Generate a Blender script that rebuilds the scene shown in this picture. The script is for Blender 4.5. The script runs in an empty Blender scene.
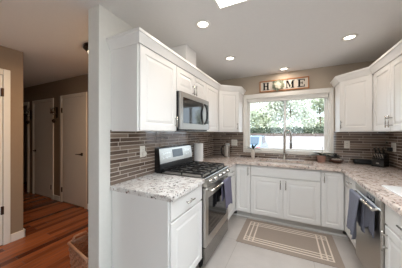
import bpy, bmesh, math, random
from mathutils import Vector, Matrix
random.seed(7)
PI = math.pi
scene = bpy.context.scene
col = scene.collection

# ------------------------------------------------------------------ camera, world, sun, exposure
W = 2.667                    # kitchen width, back wall at y = 0, left wall at x = 0
cam_d = bpy.data.cameras.new('camera'); cam = bpy.data.objects.new('camera', cam_d); col.objects.link(cam)
cam.location = (1.411, -3.535, 1.377)
cam.rotation_euler = (PI/2, 0, math.radians(25.76))
cam_d.sensor_width = 36.0; cam_d.lens = 182.82/402*36.0
cam_d.shift_y = -1.27/402; cam_d.clip_start = 0.02
scene.camera = cam
wd = bpy.data.worlds.new('world'); scene.world = wd; wd.use_nodes = True
bg = wd.node_tree.nodes['Background']
bg.inputs[0].default_value = (0.74, 0.88, 1.0, 1); bg.inputs[1].default_value = 3.4
sun_d = bpy.data.lights.new('sun', 'SUN'); sun_d.energy = 5.0; sun_d.angle = 0.02; sun_d.color = (1, .98, .96)
sun = bpy.data.objects.new('sun', sun_d); col.objects.link(sun)
sun.rotation_euler = (math.radians(32), 0, math.radians(-20))
vs = scene.view_settings
vs.view_transform = 'Standard'; vs.look = 'None'; vs.gamma = 1.0; vs.use_curve_mapping = False
vs.exposure = 0.27
CAN_W = 2.0          # power of one recessed can
PANEL_W = 12.0       # power of the ceiling panel
HALL_W = 14.0
WARM = (1.0, .86, .72)

# ------------------------------------------------------------------ materials
def lin(c):
    return tuple(((v/12.92) if v <= .04045 else ((v+.055)/1.055)**2.4) for v in c)
def rgb(r, g, b): return lin((r/255, g/255, b/255)) + (1,)
def newmat(name):
    m = bpy.data.materials.new(name); m.use_nodes = True
    nt = m.node_tree; return m, nt, nt.nodes, nt.links, nt.nodes['Principled BSDF']
def noise_node(N, L, scale, detail=3, coord='Object', rough=.5, stretch=None):
    tc = N.new('ShaderNodeTexCoord'); n = N.new('ShaderNodeTexNoise')
    n.inputs['Scale'].default_value = scale; n.inputs['Detail'].default_value = detail; n.inputs['Roughness'].default_value = rough
    if stretch:
        mp = N.new('ShaderNodeMapping'); mp.inputs['Scale'].default_value = stretch
        L.new(tc.outputs[coord], mp.inputs[0]); L.new(mp.outputs[0], n.inputs['Vector'])
    else: L.new(tc.outputs[coord], n.inputs['Vector'])
    return n
def ramp(N, stops, interp='LINEAR'):
    r = N.new('ShaderNodeValToRGB'); r.color_ramp.interpolation = interp
    e = r.color_ramp.elements
    while len(e) < len(stops): e.new(0.5)
    for k, (p, c) in enumerate(stops): e[k].position = p; e[k].color = c
    return r
def mat(name, c, rough=.5, metal=0.0, var=.05, scale=8, bump=0, coat=0, spec=.5, stretch=None):
    m, nt, N, L, b = newmat(name)
    n = noise_node(N, L, scale, stretch=stretch)
    c2 = tuple(min(1, v*(1+var)) for v in c[:3]) + (1,); c1 = tuple(v*(1-var) for v in c[:3]) + (1,)
    r = ramp(N, [(.3, c1), (.7, c2)]); L.new(n.outputs['Fac'], r.inputs[0]); L.new(r.outputs[0], b.inputs['Base Color'])
    b.inputs['Roughness'].default_value = rough; b.inputs['Metallic'].default_value = metal
    b.inputs['Coat Weight'].default_value = coat; b.inputs['Specular IOR Level'].default_value = spec
    if bump:
        bp = N.new('ShaderNodeBump'); bp.inputs['Strength'].default_value = bump; bp.inputs['Distance'].default_value = .003
        L.new(n.outputs['Fac'], bp.inputs['Height']); L.new(bp.outputs[0], b.inputs['Normal'])
    return m
def emit(name, c, s):
    m, nt, N, L, b = newmat(name)
    b.inputs['Base Color'].default_value = (.8, .8, .8, 1)
    b.inputs['Emission Color'].default_value = c; b.inputs['Emission Strength'].default_value = s
    return m

CAB = mat('cabinet white paint', rgb(236, 234, 231), .32, var=.012, scale=3)
WALL = mat('greige wall paint', rgb(190, 176, 159), .8, var=.015, scale=30, bump=.05)
PARTW = mat('pale grey partition paint', rgb(222, 220, 214), .8, var=.015, scale=30, bump=.05)
HALLW = mat('tan hall wall paint', rgb(146, 126, 106), .8, var=.015, scale=30, bump=.05)
CEIL = mat('ceiling white paint', rgb(232, 230, 228), .85, var=.01, scale=40, bump=.05)
TRIM = mat('white trim paint', rgb(235, 232, 226), .4, var=.01)
DOORP = mat('cream door paint', rgb(226, 216, 203), .45, var=.01)
STEEL = mat('brushed stainless', rgb(192, 188, 182), .3, 1.0, var=.02, scale=4, stretch=(1, 1, 90))
STEELD = mat('dark stainless', rgb(150, 147, 143), .24, 1.0, var=.06, scale=4, stretch=(1, 1, 90))
CHROME = mat('satin nickel', rgb(190, 186, 180), .2, 1.0, var=.03)
BLACK = mat('black enamel', rgb(24, 23, 23), .25, var=.1)
IRON = mat('cast iron', rgb(28, 27, 27), .5, var=.2, scale=60, bump=.2)
DGLASS = mat('dark oven glass', rgb(26, 25, 26), .06, var=.1)
DISP = mat('blue grey display glass', rgb(52, 58, 66), .12, var=.2, scale=50)
DARKGAP = mat('dark recess', rgb(40, 38, 36), .7)
KICK = mat('toe kick paint', rgb(205, 201, 196), .5, var=.02)
PLATE = mat('white outlet plastic', rgb(236, 231, 222), .35, var=.01)
SLOT = mat('outlet slot', rgb(60, 56, 52), .6)
PAPER = mat('paper towel', rgb(243, 241, 238), .95, var=.02, scale=120, bump=.3)
LILAC = mat('lilac grey cotton', rgb(112, 108, 128), .95, var=.1, scale=140, bump=.5)
SLATE = mat('slate blue grey cotton', rgb(122, 124, 138), .95, var=.12, scale=140, bump=.5)
CHAR = mat('charcoal cotton', rgb(96, 98, 110), .95, var=.12, scale=140, bump=.5)
LEAF = mat('dark green leaf', rgb(38, 52, 32), .6, var=.25, scale=20)
CERAM = mat('cream ceramic', rgb(228, 219, 208), .25, var=.03)
TERRA = mat('dusty pink clay', rgb(176, 138, 124), .7, var=.06, scale=30)
SOIL = mat('potting soil', rgb(58, 44, 36), .95, var=.3, scale=90, bump=.6)
BOWLM = mat('dark carved wood', rgb(74, 46, 36), .5, var=.25, scale=20, stretch=(1, 1, 8))
PEBB = mat('pale pebbles', rgb(220, 208, 196), .6, var=.08, scale=40)
FRAMEW = mat('orange brown wood frame', rgb(178, 118, 74), .55, var=.2, scale=9, stretch=(1, 12, 12))
SIGNW = mat('whitewashed board', rgb(222, 214, 202), .7, var=.05, scale=12, stretch=(1, 8, 8))
INK = mat('black letter paint', rgb(12, 11, 10), .8, var=.1, spec=.2)
WREATH = mat('pale sage leaf', rgb(140, 146, 124), .7, var=.18, scale=30)
PETAL = mat('ivory petal', rgb(206, 202, 186), .7, var=.05)
BRONZE = mat('dark bronze', rgb(62, 46, 36), .4, .8, var=.1)
WICK = mat('woven brown wood strip', rgb(172, 124, 96), .75, var=.4, scale=26, bump=.8, stretch=(1, 1, 6))
BARK = mat('bark', rgb(110, 96, 82), .9, var=.25, scale=18, bump=.8)
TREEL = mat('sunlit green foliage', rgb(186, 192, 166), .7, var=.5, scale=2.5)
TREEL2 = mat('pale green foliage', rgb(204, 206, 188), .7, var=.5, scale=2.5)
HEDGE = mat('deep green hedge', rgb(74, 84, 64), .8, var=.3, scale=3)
CARP = mat('pale blue car paint', rgb(120, 146, 168), .25, var=.02, coat=.6)
CARG = mat('car window glass', rgb(70, 84, 96), .08)
TAIL = mat('red lamp lens', rgb(190, 40, 36), .2)
TYRE = mat('tyre rubber', rgb(34, 34, 34), .85)
DRIVE = mat('sunlit driveway concrete', rgb(132, 125, 123), .9, var=.18, scale=1.4)
FENCEM = mat('weathered fence board', rgb(98, 84, 78), .8, var=.15, scale=6, stretch=(1, 1, 10))
CONC = mat('pale concrete', rgb(214, 210, 204), .85, var=.05, scale=3)
BOARD = mat('white board', rgb(246, 246, 246), .25, var=.01)

def granite(name, ca, cb_, cc):
    m, nt, N, L, b = newmat(name)
    n1 = noise_node(N, L, 20, 5, rough=.7); n2 = noise_node(N, L, 30, 4, rough=.65)
    n3 = noise_node(N, L, 46, 3, rough=.6); n4 = noise_node(N, L, 8, 3)
    r1 = ramp(N, [(.33, ca), (.46, cb_), (.7, cc)]); L.new(n1.outputs['Fac'], r1.inputs[0])
    r2 = ramp(N, [(.60, (0, 0, 0, 1)), (.64, (1, 1, 1, 1))]); L.new(n2.outputs['Fac'], r2.inputs[0])
    r3 = ramp(N, [(.585, (0, 0, 0, 1)), (.625, (1, 1, 1, 1))]); L.new(n3.outputs['Fac'], r3.inputs[0])
    mu = N.new('ShaderNodeMixRGB'); mu.inputs[2].default_value = rgb(140, 104, 94)
    L.new(r2.outputs[0], mu.inputs[0]); L.new(r1.outputs[0], mu.inputs[1])
    r4 = ramp(N, [(.46, (0, 0, 0, 1)), (.53, (1, 1, 1, 1))]); L.new(n4.outputs['Fac'], r4.inputs[0])
    mm = N.new('ShaderNodeMath'); mm.operation = 'MULTIPLY'; L.new(r3.outputs[0], mm.inputs[0]); L.new(r4.outputs[0], mm.inputs[1])
    m2 = N.new('ShaderNodeMixRGB'); m2.inputs[2].default_value = rgb(34, 31, 32)
    L.new(mm.outputs[0], m2.inputs[0]); L.new(mu.outputs[0], m2.inputs[1])
    L.new(m2.outputs[0], b.inputs['Base Color']); b.inputs['Roughness'].default_value = .1
    return m
GRAN = granite('speckled granite', rgb(158, 146, 140), rgb(222, 217, 212), rgb(242, 240, 237))
GRANP = granite('reflection-tinted speckled granite', rgb(154, 130, 119), rgb(222, 205, 194), rgb(239, 229, 221))  # same stone as the left slab; brown tile's reflection tinted into the colour

def tiles(name, axis, c1, c2, cm, bw, bh, mortar, rough, bump=.4, rot=False, nvar=None, mrough=None):
    """brick pattern laid on a plane: axis 'x' -> (y,z), 'y' -> (x,z), 'z' -> (x,y)"""
    m, nt, N, L, b = newmat(name)
    tc = N.new('ShaderNodeTexCoord'); sp = N.new('ShaderNodeSeparateXYZ'); cb = N.new('ShaderNodeCombineXYZ')
    L.new(tc.outputs['Object'], sp.inputs[0])
    a, c = {'x': ('Y', 'Z'), 'y': ('X', 'Z'), 'z': (('Y', 'X') if rot else ('X', 'Y'))}[axis]
    L.new(sp.outputs[a], cb.inputs['X']); L.new(sp.outputs[c], cb.inputs['Y'])
    br = N.new('ShaderNodeTexBrick'); L.new(cb.outputs[0], br.inputs['Vector'])
    br.inputs['Color1'].default_value = c1; br.inputs['Color2'].default_value = c2; br.inputs['Mortar'].default_value = cm
    br.inputs['Scale'].default_value = 1; br.inputs['Brick Width'].default_value = bw; br.inputs['Row Height'].default_value = bh
    br.inputs['Mortar Size'].default_value = mortar; br.inputs['Mortar Smooth'].default_value = .1; br.inputs['Bias'].default_value = 0
    if axis != 'z': b.inputs['Specular IOR Level'].default_value = .9
    br.offset = .37; br.squash = 1.35; br.squash_frequency = 3
    out = br.outputs['Color']
    if nvar:
        sc, st, amt = nvar
        n = noise_node(N, L, sc, 5, stretch=st, rough=.6)
        rr = ramp(N, [(.3, (1-amt,)*3+(1,)), (.7, (1+amt*.4,)*3+(1,))]); L.new(n.outputs['Fac'], rr.inputs[0])
        mx = N.new('ShaderNodeMixRGB'); mx.blend_type = 'MULTIPLY'; mx.inputs[0].default_value = 1
        L.new(out, mx.inputs[1]); L.new(rr.outputs[0], mx.inputs[2]); out = mx.outputs[0]
    L.new(out, b.inputs['Base Color'])
    mr = N.new('ShaderNodeMapRange'); mr.inputs['To Min'].default_value = rough
    mr.inputs['To Max'].default_value = mrough if mrough is not None else min(1, rough+.45)
    L.new(br.outputs['Fac'], mr.inputs['Value']); L.new(mr.outputs[0], b.inputs['Roughness'])
    iv = N.new('ShaderNodeMath'); iv.operation = 'SUBTRACT'; iv.inputs[0].default_value = 1; L.new(br.outputs['Fac'], iv.inputs[1])
    bp = N.new('ShaderNodeBump'); bp.inputs['Strength'].default_value = bump; bp.inputs['Distance'].default_value = .002
    L.new(iv.outputs[0], bp.inputs['Height']); L.new(bp.outputs[0], b.inputs['Normal'])
    return m
T1, T2, TM = rgb(84, 66, 55), rgb(154, 135, 121), rgb(204, 191, 179)
TILEX = tiles('linear mosaic tile side', 'x', T1, T2, TM, .25, .038, .0032, .05, nvar=(3, (1, 1, 26), .28))
TILEY = tiles('linear mosaic tile back', 'y', T1, T2, TM, .25, .038, .0032, .05, nvar=(3, (1, 1, 26), .28))
FLOORK = tiles('large beige floor tile', 'z', rgb(190, 182, 176), rgb(197, 189, 183), rgb(176, 168, 161), .61, .61, .003, .32, .12, nvar=(2.6, None, .14))
FLOORH = tiles('red oak planks', 'z', rgb(88, 40, 22), rgb(182, 108, 68), rgb(50, 26, 18), 1.1, .083, .002, .25, .25, rot=True, nvar=(4, (14, 1, 1), .4), mrough=.5)
RUGM = mat('taupe woven rug', rgb(158, 143, 131), .95, var=.14, scale=160, bump=.7)
RUGL = mat('cream woven line', rgb(226, 211, 196), .95, var=.08, scale=160, bump=.6)

def glass(name, tint=(1, 1, 1, 1), fac=.06):
    m, nt, N, L, b = newmat(name)
    t = N.new('ShaderNodeBsdfTransparent'); t.inputs[0].default_value = tint
    g = N.new('ShaderNodeBsdfGlossy'); g.inputs['Roughness'].default_value = .02
    lw = N.new('ShaderNodeLayerWeight'); lw.inputs['Blend'].default_value = .25
    mr = N.new('ShaderNodeMapRange'); mr.inputs['To Min'].default_value = fac; mr.inputs['To Max'].default_value = .35
    mx = N.new('ShaderNodeMixShader'); L.new(lw.outputs['Fresnel'], mr.inputs['Value']); L.new(mr.outputs[0], mx.inputs[0])
    L.new(t.outputs[0], mx.inputs[1]); L.new(g.outputs[0], mx.inputs[2])
    L.new(mx.outputs[0], N['Material Output'].inputs['Surface'])
    return m
GLASS = glass('window glass', fac=.015); JAR = glass('clear glass', (.86, .88, .88, 1), .12)
LENS = emit('warm lit lens', (1, .9, .76, 1), 6.0)
PANELM = emit('lit white diffuser', (1, .98, .95, 1), 4.0)
HALLG = emit('frosted lit glass', (1, .8, .56, 1), 3.0)

# ------------------------------------------------------------------ mesh builder
class MB:
    def __init__(s): s.bm = bmesh.new()
    def _mi(s, faces, mi, smooth=False):
        for f in faces: f.material_index = mi; f.smooth = smooth
    def box(s, x0, x1, y0, y1, z0, z1, bev=0, mi=0, seg=1):
        r = bmesh.ops.create_cube(s.bm, size=1)
        vs_ = r['verts']
        for v in vs_:
            v.co = Vector(((x0+x1)/2 + v.co.x*(x1-x0), (y0+y1)/2 + v.co.y*(y1-y0), (z0+z1)/2 + v.co.z*(z1-z0)))
        fs = list({f for v in vs_ for f in v.link_faces})
        s._mi(fs, mi)
        if bev:
            es = list({e for v in vs_ for e in v.link_edges})
            rr = bmesh.ops.bevel(s.bm, geom=es, offset=bev, segments=seg, affect='EDGES', profile=.5)
            s._mi(rr['faces'], mi, seg > 1)
        return s
    def prism(s, pts, axis, a0, a1, mi=0):
        """polygon in the plane across axis, extruded a0..a1.  axis 'y': pts (x,z); 'x': pts (y,z); 'z': pts (x,y)"""
        def P(p, a):
            return {'y': (p[0], a, p[1]), 'x': (a, p[0], p[1]), 'z': (p[0], p[1], a)}[axis]
        lo = [s.bm.verts.new(P(p, a0)) for p in pts]; hi = [s.bm.verts.new(P(p, a1)) for p in pts]
        n = len(pts); fs = [s.bm.faces.new(lo), s.bm.faces.new(hi)]
        for i in range(n): fs.append(s.bm.faces.new((lo[i], lo[(i+1) % n], hi[(i+1) % n], hi[i])))
        s._mi(fs, mi); return s
    def tube(s, pts, r, seg=10, mi=0, closed=False, cap=True):
        pts = [Vector(p) for p in pts]; n = len(pts); rings = []
        up = Vector((0, 0, 1))
        for i, p in enumerate(pts):
            a = pts[(i-1) % n] if (closed or i > 0) else p
            b = pts[(i+1) % n] if (closed or i < n-1) else p
            d = (b-a).normalized()
            if i == 0:
                ref = up if abs(d.dot(up)) < .95 else Vector((1, 0, 0))
                u = d.cross(ref).normalized()
            else:
                u = (u - d*u.dot(d)).normalized()
            w = d.cross(u)
            rad = r[i] if isinstance(r, (list, tuple)) else r
            rings.append([s.bm.verts.new(p + rad*(math.cos(2*PI*k/seg)*u + math.sin(2*PI*k/seg)*w)) for k in range(seg)])
        fs = []
        m = n if closed else n-1
        for i in range(m):
            A, B = rings[i], rings[(i+1) % n]
            for k in range(seg): fs.append(s.bm.faces.new((A[k], A[(k+1) % seg], B[(k+1) % seg], B[k])))
        s._mi(fs, mi, True)
        if cap and not closed:
            s._mi([s.bm.faces.new(rings[0]), s.bm.faces.new(rings[-1])], mi)
        return s
    def cyl(s, p0, p1, r, seg=20, mi=0): return s.tube([p0, p1], r, seg, mi)
    def lathe(s, c, prof, seg=28, mi=0, M=None, smooth=True):
        c = Vector(c); rings = []
        for (r, z) in prof:
            ring = []
            for k in range(seg):
                p = Vector((r*math.cos(2*PI*k/seg), r*math.sin(2*PI*k/seg), z))
                if M: p = M @ p
                ring.append(s.bm.verts.new(c+p))
            rings.append(ring)
        fs = []
        for A, B in zip(rings, rings[1:]):
            for k in range(seg): fs.append(s.bm.faces.new((A[k], A[(k+1) % seg], B[(k+1) % seg], B[k])))
        s._mi(fs, mi, smooth)
        s._mi([s.bm.faces.new(rings[0]), s.bm.faces.new(rings[-1])], mi)
        return s
    def ball(s, c, r, sub=2, sc=(1, 1, 1), mi=0, jit=0):
        rr = bmesh.ops.create_icosphere(s.bm, subdivisions=sub, radius=r)
        for v in rr['verts']:
            k = 1 + random.uniform(-jit, jit)
            v.co = Vector((v.co.x*sc[0]*k, v.co.y*sc[1]*k, v.co.z*sc[2]*k)) + Vector(c)
        s._mi({f for v in rr['verts'] for f in v.link_faces}, mi, True); return s
    def loops(s, x0, x1, z0, z1, prof, mi=0):
        """concentric rectangles in the xz plane: prof = [(inset, y)...] front is -y; closed at both ends"""
        rings = []
        for (i, y) in prof:
            rings.append([s.bm.verts.new(p) for p in ((x0+i, y, z0+i), (x1-i, y, z0+i), (x1-i, y, z1-i), (x0+i, y, z1-i))])
        fs = [s.bm.faces.new(rings[0]), s.bm.faces.new(rings[-1])]
        for A, B in zip(rings, rings[1:]):
            for k in range(4): fs.append(s.bm.faces.new((A[k], A[(k+1) % 4], B[(k+1) % 4], B[k])))
        s._mi(fs, mi); return s
    def leaf(s, p, d, n, L, w, mi=0, bend=.25):
        """a pointed leaf from p along d, n roughly its upward normal"""
        p, d, n = Vector(p), Vector(d).normalized(), Vector(n)
        sd = d.cross(n)
        if sd.length < 1e-4: sd = d.orthogonal()
        sd.normalize(); n = sd.cross(d).normalized()
        rows = []
        for t, ww in ((0, .12), (.3, .8), (.6, 1), (.85, .6), (1, .05)):
            c = p + d*L*t - n*bend*L*t*t
            rows.append([s.bm.verts.new(c - sd*w*ww/2 + n*w*.12*ww), s.bm.verts.new(c), s.bm.verts.new(c + sd*w*ww/2 + n*w*.12*ww)])
        fs = []
        for A, B in zip(rows, rows[1:]):
            fs += [s.bm.faces.new((A[0], A[1], B[1], B[0])), s.bm.faces.new((A[1], A[2], B[2], B[1]))]
        s._mi(fs, mi, True); return s
    def xf(s, M): bmesh.ops.transform(s.bm, matrix=M, verts=s.bm.verts); return s

def part(name, mb, mats, root=None, label=None, world=True):
    """one mesh object; with a root, world coordinates are moved into the root's frame"""
    bmesh.ops.recalc_face_normals(mb.bm, faces=mb.bm.faces)
    if root is not None and world:
        base = root
        M = Matrix.Identity(4)
        while base is not None:
            M = base.matrix_basis @ M; base = base.parent
        mb.xf(M.inverted())
    me = bpy.data.meshes.new(name); mb.bm.to_mesh(me); mb.bm.free()
    for m in (mats if isinstance(mats, (list, tuple)) else [mats]): me.materials.append(m)
    o = bpy.data.objects.new(name, me); col.objects.link(o)
    if root is not None: o.parent = root
    if label: o['label'] = label
    return o
def thing(name, label, cat, loc, rotz=0, group=None):
    o = bpy.data.objects.new(name, None); col.objects.link(o); o.empty_display_size = .05
    o.location = loc; o.rotation_euler = (0, 0, rotz)
    o.matrix_basis = Matrix.Translation(loc) @ Matrix.Rotation(rotz, 4, 'Z')
    o['label'] = label; o['category'] = cat
    if group: o['group'] = group
    return o
def tag(o, label, cat, group=None):
    o['label'] = label; o['category'] = cat
    if group: o['group'] = group
    return o
def recentre(o, p):
    """put a single-mesh thing's origin at its base point p"""
    o.data.transform(Matrix.Translation(-Vector(p))); o.location = p; return o
def struct(name, mb, mats, root=None, label=None):
    o = part(name, mb, mats, root)
    if root is None: o['kind'] = 'structure'
    if label: o['label'] = label
    return o
def copy_tree(o, parent=None):
    c = o.copy(); col.objects.link(c)
    if parent: c.parent = parent
    for ch in list(o.children): copy_tree(ch, c)
    return c

# ------------------------------------------------------------------ the room
H = 2.44
YF = -5.6                       # the open side of the room behind the photographer
HY = -1.45                      # hallway's far wall
PX, PY = -.143, -2.544          # the partition's far side and its end
LX, LY = -1.75, -2.38           # corner of the wall block at the left
struct('floor_kitchen', MB().box(-.07, W+.12, YF, .12, -.08, 0), FLOORK)
struct('floor_hall', MB().box(-5.3, -.07, YF, .12, -.08, 0), FLOORH)
struct('ceiling', MB().box(-5.3, W+.12, YF, .12, H, H+.15), CEIL)
struct('wall_partition', MB().box(PX, 0, PY, 0, 0, H, .004), PARTW)
WX0, WX1, WZ0, WZ1 = .665, 1.998, 1.056, 2.02     # window opening
b = MB(); b.box(-5.3, WX0, 0, .12, 0, H); b.box(WX1, W+.12, 0, .12, 0, H); b.box(WX0, WX1, 0, .12, 0, WZ0); b.box(WX0, WX1, 0, .12, WZ1, H)
struct('wall_back', b, WALL)
GD0, GD1, GDH = -4.6, -3.15, 2.1     # unseen side opening added in the right wall to let daylight in
b = MB(); b.box(W, W+.12, GD1, 0, 0, H); b.box(W, W+.12, YF, GD0, 0, H); b.box(W, W+.12, GD0, GD1, GDH, H)
struct('wall_right', b, WALL)
FX0, FX1, FZ0, FZ1 = .6, 2.0, 1.35, 2.15   # unseen opening added behind the photographer to let daylight in
b = MB(); b.box(-5.3, FX0, YF-.12, YF, 0, H); b.box(FX1, W+.12, YF-.12, YF, 0, H); b.box(FX0, FX1, YF-.12, YF, 0, FZ0); b.box(FX0, FX1, YF-.12, YF, FZ1, H)
struct('wall_front', b, WALL)
b = MB(); b.box(W-.02, W, GD0-.07, GD0, 0, GDH+.07, .004); b.box(W-.02, W, GD1, GD1+.07, 0, GDH+.07, .004); b.box(W-.02, W, GD0, GD1, GDH, GDH+.07, .004)
struct('door_5', b, TRIM)  # casing around the added, unseen daylight opening
DC0, DC1, DCH = -4.85, -4.07, 2.02
b = MB(); b.box(DC1, PX, HY, HY+.12, 0, H); b.box(-5.3, DC0, HY, HY+.12, 0, H); b.box(DC0, DC1, HY, HY+.12, DCH, H)
struct('wall_hall', b, HALLW)
struct('wall_left', MB().box(-5.2, LX, YF, LY, 0, H, .004), HALLW)
struct('wall_end', MB().box(-5.3, -5.2, LY-.2, 0, 0, H), HALLW)
# baseboards
def bb(name, x0, x1, y0, y1): struct(name, MB().box(x0, x1, y0, y1, 0, .1, .004), TRIM)
bb('baseboard_hall', -2.97, -2.735, HY-.016, HY)
bb('baseboard_far', -1.86, PX, HY-.016, HY)
bb('baseboard_left', LX, LX+.018, -2.508, LY+.018)
bb('baseboard_corner', -5.2, LX+.018, LY, LY+.018)
bb('baseboard_end', PX-.014, 0, PY-.014, PY)
bb('baseboard_side', PX-.014, PX, PY, HY)

# hallway doors on the far wall
def hall_door(n, xa, xb, ztop, hinge, with_handle=True):
    """xa..xb outer casing, slab inside"""
    cw = .065
    b = MB(); b.box(xa, xa+cw, HY-.02, HY, 0, ztop, .004); b.box(xb-cw, xb, HY-.02, HY, 0, ztop, .004); b.box(xa+cw, xb-cw, HY-.02, HY, ztop-cw, ztop, .004)
    c = struct('door_%d' % n, b, DOORP)
    x0, x1 = xa+cw+.004, xb-cw-.004
    s_ = struct('door_slab', MB().box(x0, x1, HY-.012, HY-.001, .02, ztop-cw-.005, .002), DOORP, c)
    hx = x0-.002 if hinge == 'l' else x1+.002
    for z in (.25, 1.82):
        part('hinge', MB().box(hx-.012, hx+.012, HY-.028, HY-.01, z-.05, z+.05, .003), BRONZE, s_, 'dark bronze hinge')
    kx = x1-.07 if hinge == 'l' else x0+.07
    d = -1 if hinge == 'l' else 1
    b = MB().lathe((kx, HY-.012, .98), [(.03, 0), (.03, .01), (.012, .014), (.012, .045)], 16, M=Matrix.Rotation(PI/2, 3, 'X'))
    b.tube([(kx, HY-.055, .98), (kx+d*.04, HY-.058, .982), (kx+d*.115, HY-.058, .975)], .009, 8)
    part('door_handle', b, BRONZE, s_, 'dark bronze lever handle')
hall_door(1, -2.72, -1.875, 2.115, 'l')
hall_door(2, -3.83, -2.97, 2.095, 'r')
# open doorway further down
b = MB(); b.box(DC1, DC1+.07, HY-.02, HY, 0, DCH+.07, .004); b.box(DC0-.07, DC0, HY-.02, HY, 0, DCH+.07, .004); b.box(DC0, DC1, HY-.02, HY, DCH, DCH+.07, .004)
struct('door_3', b, DOORP)
# door on the wall at the left edge
cw = .065; yb = -2.51
b = MB(); b.box(LX, LX+.02, yb-cw, yb, 0, 2.155, .004); b.box(LX, LX+.02, yb-cw-.80, yb-.80, 0, 2.155, .004); b.box(LX, LX+.02, yb-.80, yb-cw, 2.085, 2.155, .004)
d4 = struct('door_4', b, TRIM)
s_ = struct('door_slab', MB().box(LX+.001, LX+.012, yb-.797, yb-cw-.004, .012, 2.08, .002), TRIM, d4)
for z in (.43, 1.87):
    part('hinge', MB().box(LX+.008, LX+.026, yb-cw-.02, yb-cw+.006, z-.05, z+.05, .003), BRONZE, s_, 'dark bronze hinge')
b = MB().tube([(LX+.012, yb-.72, .98), (LX+.05, yb-.72, .98), (LX+.055, yb-.62, .98)], .009, 8)
part('door_handle', b, BRONZE, s_, 'dark bronze lever handle')

# vent chase above the microwave
struct('trim_1', MB().box(.001, .30, -1.645, -1.375, 2.112, H-.001, .003), CEIL, label='white boxed vent chase between cabinet top and ceiling')

# crown mouldings
def sweep(path, prof):
    mb = MB(); n = len(path); P = [Vector((p[0], p[1])) for p in path]; rings = []
    for i, p in enumerate(P):
        ns = []
        if i > 0: d = (P[i]-P[i-1]).normalized(); ns.append(Vector((d.y, -d.x)))
        if i < n-1: d = (P[i+1]-P[i]).normalized(); ns.append(Vector((d.y, -d.x)))
        nn = sum(ns, Vector((0, 0))).normalized(); k = 1/max(.3, nn.dot(ns[0]))
        rings.append([mb.bm.verts.new((p.x+nn.x*k*o, p.y+nn.y*k*o, z)) for o, z in prof])
    m = len(prof)
    for A, B in zip(rings, rings[1:]):
        for k in range(m): mb.bm.faces.new((A[k], A[(k+1) % m], B[(k+1) % m], B[k]))
    mb.bm.faces.new(rings[0]); mb.bm.faces.new(rings[-1]); return mb
CR = [(-.01, 2.112), (-.001, 2.096), (.010, 2.096), (.014, 2.106), (.03, 2.135), (.043, 2.158), (.052, 2.162), (.052, 2.184), (-.01, 2.184)]
UE = -2.432                        # near end of the left upper cabinets
struct('trim_2', sweep([(.002, UE), (.33, UE), (.33, -.612), (.612, -.33), (.612, -.002)], CR), CAB, label='white crown moulding over the left wall cabinets')
struct('trim_3', sweep([(W-.612, -.002), (W-.612, -.33), (W-.33, -.612), (W-.33, -1.45)], CR), CAB, label='white crown moulding over the right wall cabinets')

# tile backsplashes
struct('trim_4', MB().box(.0005, .008, -2.44, -.0005, .9145, 1.4), TILEX, label='brown linear mosaic tile backsplash on the left wall')
b = MB(); b.box(.009, .615, -.008, -.0005, .9145, 1.4); b.box(2.045, W-.009, -.008, -.0005, .9145, 1.4); b.box(.615, 2.045, -.008, -.0005, .9145, 1.004)
struct('trim_5', b, TILEY, label='brown linear mosaic tile backsplash on the window wall')
struct('trim_6', MB().box(W-.008, W-.0005, -2.5, -.0005, .9145, 1.4), TILEX, label='brown linear mosaic tile backsplash on the right wall')

# window
b = MB()
b.box(.615, WX0, -.022, -.0005, 1.005, 2.096, .004); b.box(WX1, 2.045, -.022, -.0005, 1.005, 2.096, .004)
b.box(WX0, WX1, -.022, -.0005, WZ1, 2.096, .004); b.box(WX0, WX1, -.022, -.0005, 1.005, WZ0, .004)
win = struct('window_1', b, TRIM)
b = MB()                                      # jamb lining
b.box(WX0, WX0+.012, -.0005, .12, WZ0, WZ1); b.box(WX1-.012, WX1, -.0005, .12, WZ0, WZ1); b.box(WX0+.012, WX1-.012, -.0005, .12, WZ0, WZ0+.012); b.box(WX0+.012, WX1-.012, -.0005, .12, WZ1-.012, WZ1)
struct('window_jamb', b, TRIM, win)
b = MB(); q0, q1 = WX0+.0125, WX1-.0125; f = .028      # vinyl frame the sashes slide in
b.box(q0, q0+f, .056, .1195, WZ0+.0125, WZ1-.0125, .003); b.box(q1-f, q1, .056, .1195, WZ0+.0125, WZ1-.0125, .003)
struct('window_frame', b, TRIM, win)
def sash(x0, x1, y):
    z0, z1 = WZ0+.013, WZ1-.013
    b = MB(); f = .022
    b.box(x0, x0+f, y, y+.03, z0, z1, .003); b.box(x1-f, x1, y, y+.03, z0, z1, .003); b.box(x0+f, x1-f, y, y+.03, z0, z0+f, .003); b.box(x0+f, x1-f, y, y+.03, z1-f, z1, .003)
    s_ = struct('window_sash', b, TRIM, win)
    part('window_pane', MB().box(x0+f, x1-f, y+.012, y+.016, z0+f, z1-f), GLASS, s_)
sash(WX0+.041, 1.36, .058); sash(1.322, WX1-.041, .089)
bl = thing('roller_blind', 'white rolled-up blind headrail across the top of the window', 'blind', (1.33, .025, WZ1-.09))
part('headrail', MB().box(WX0+.02, WX1-.02, .004, .05, WZ1-.066, WZ1-.010, .006), TRIM, bl)
part('hem_bar', MB().box(WX0+.03, WX1-.03, .02, .04, WZ1-.078, WZ1-.0665, .003), TRIM, bl)

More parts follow.
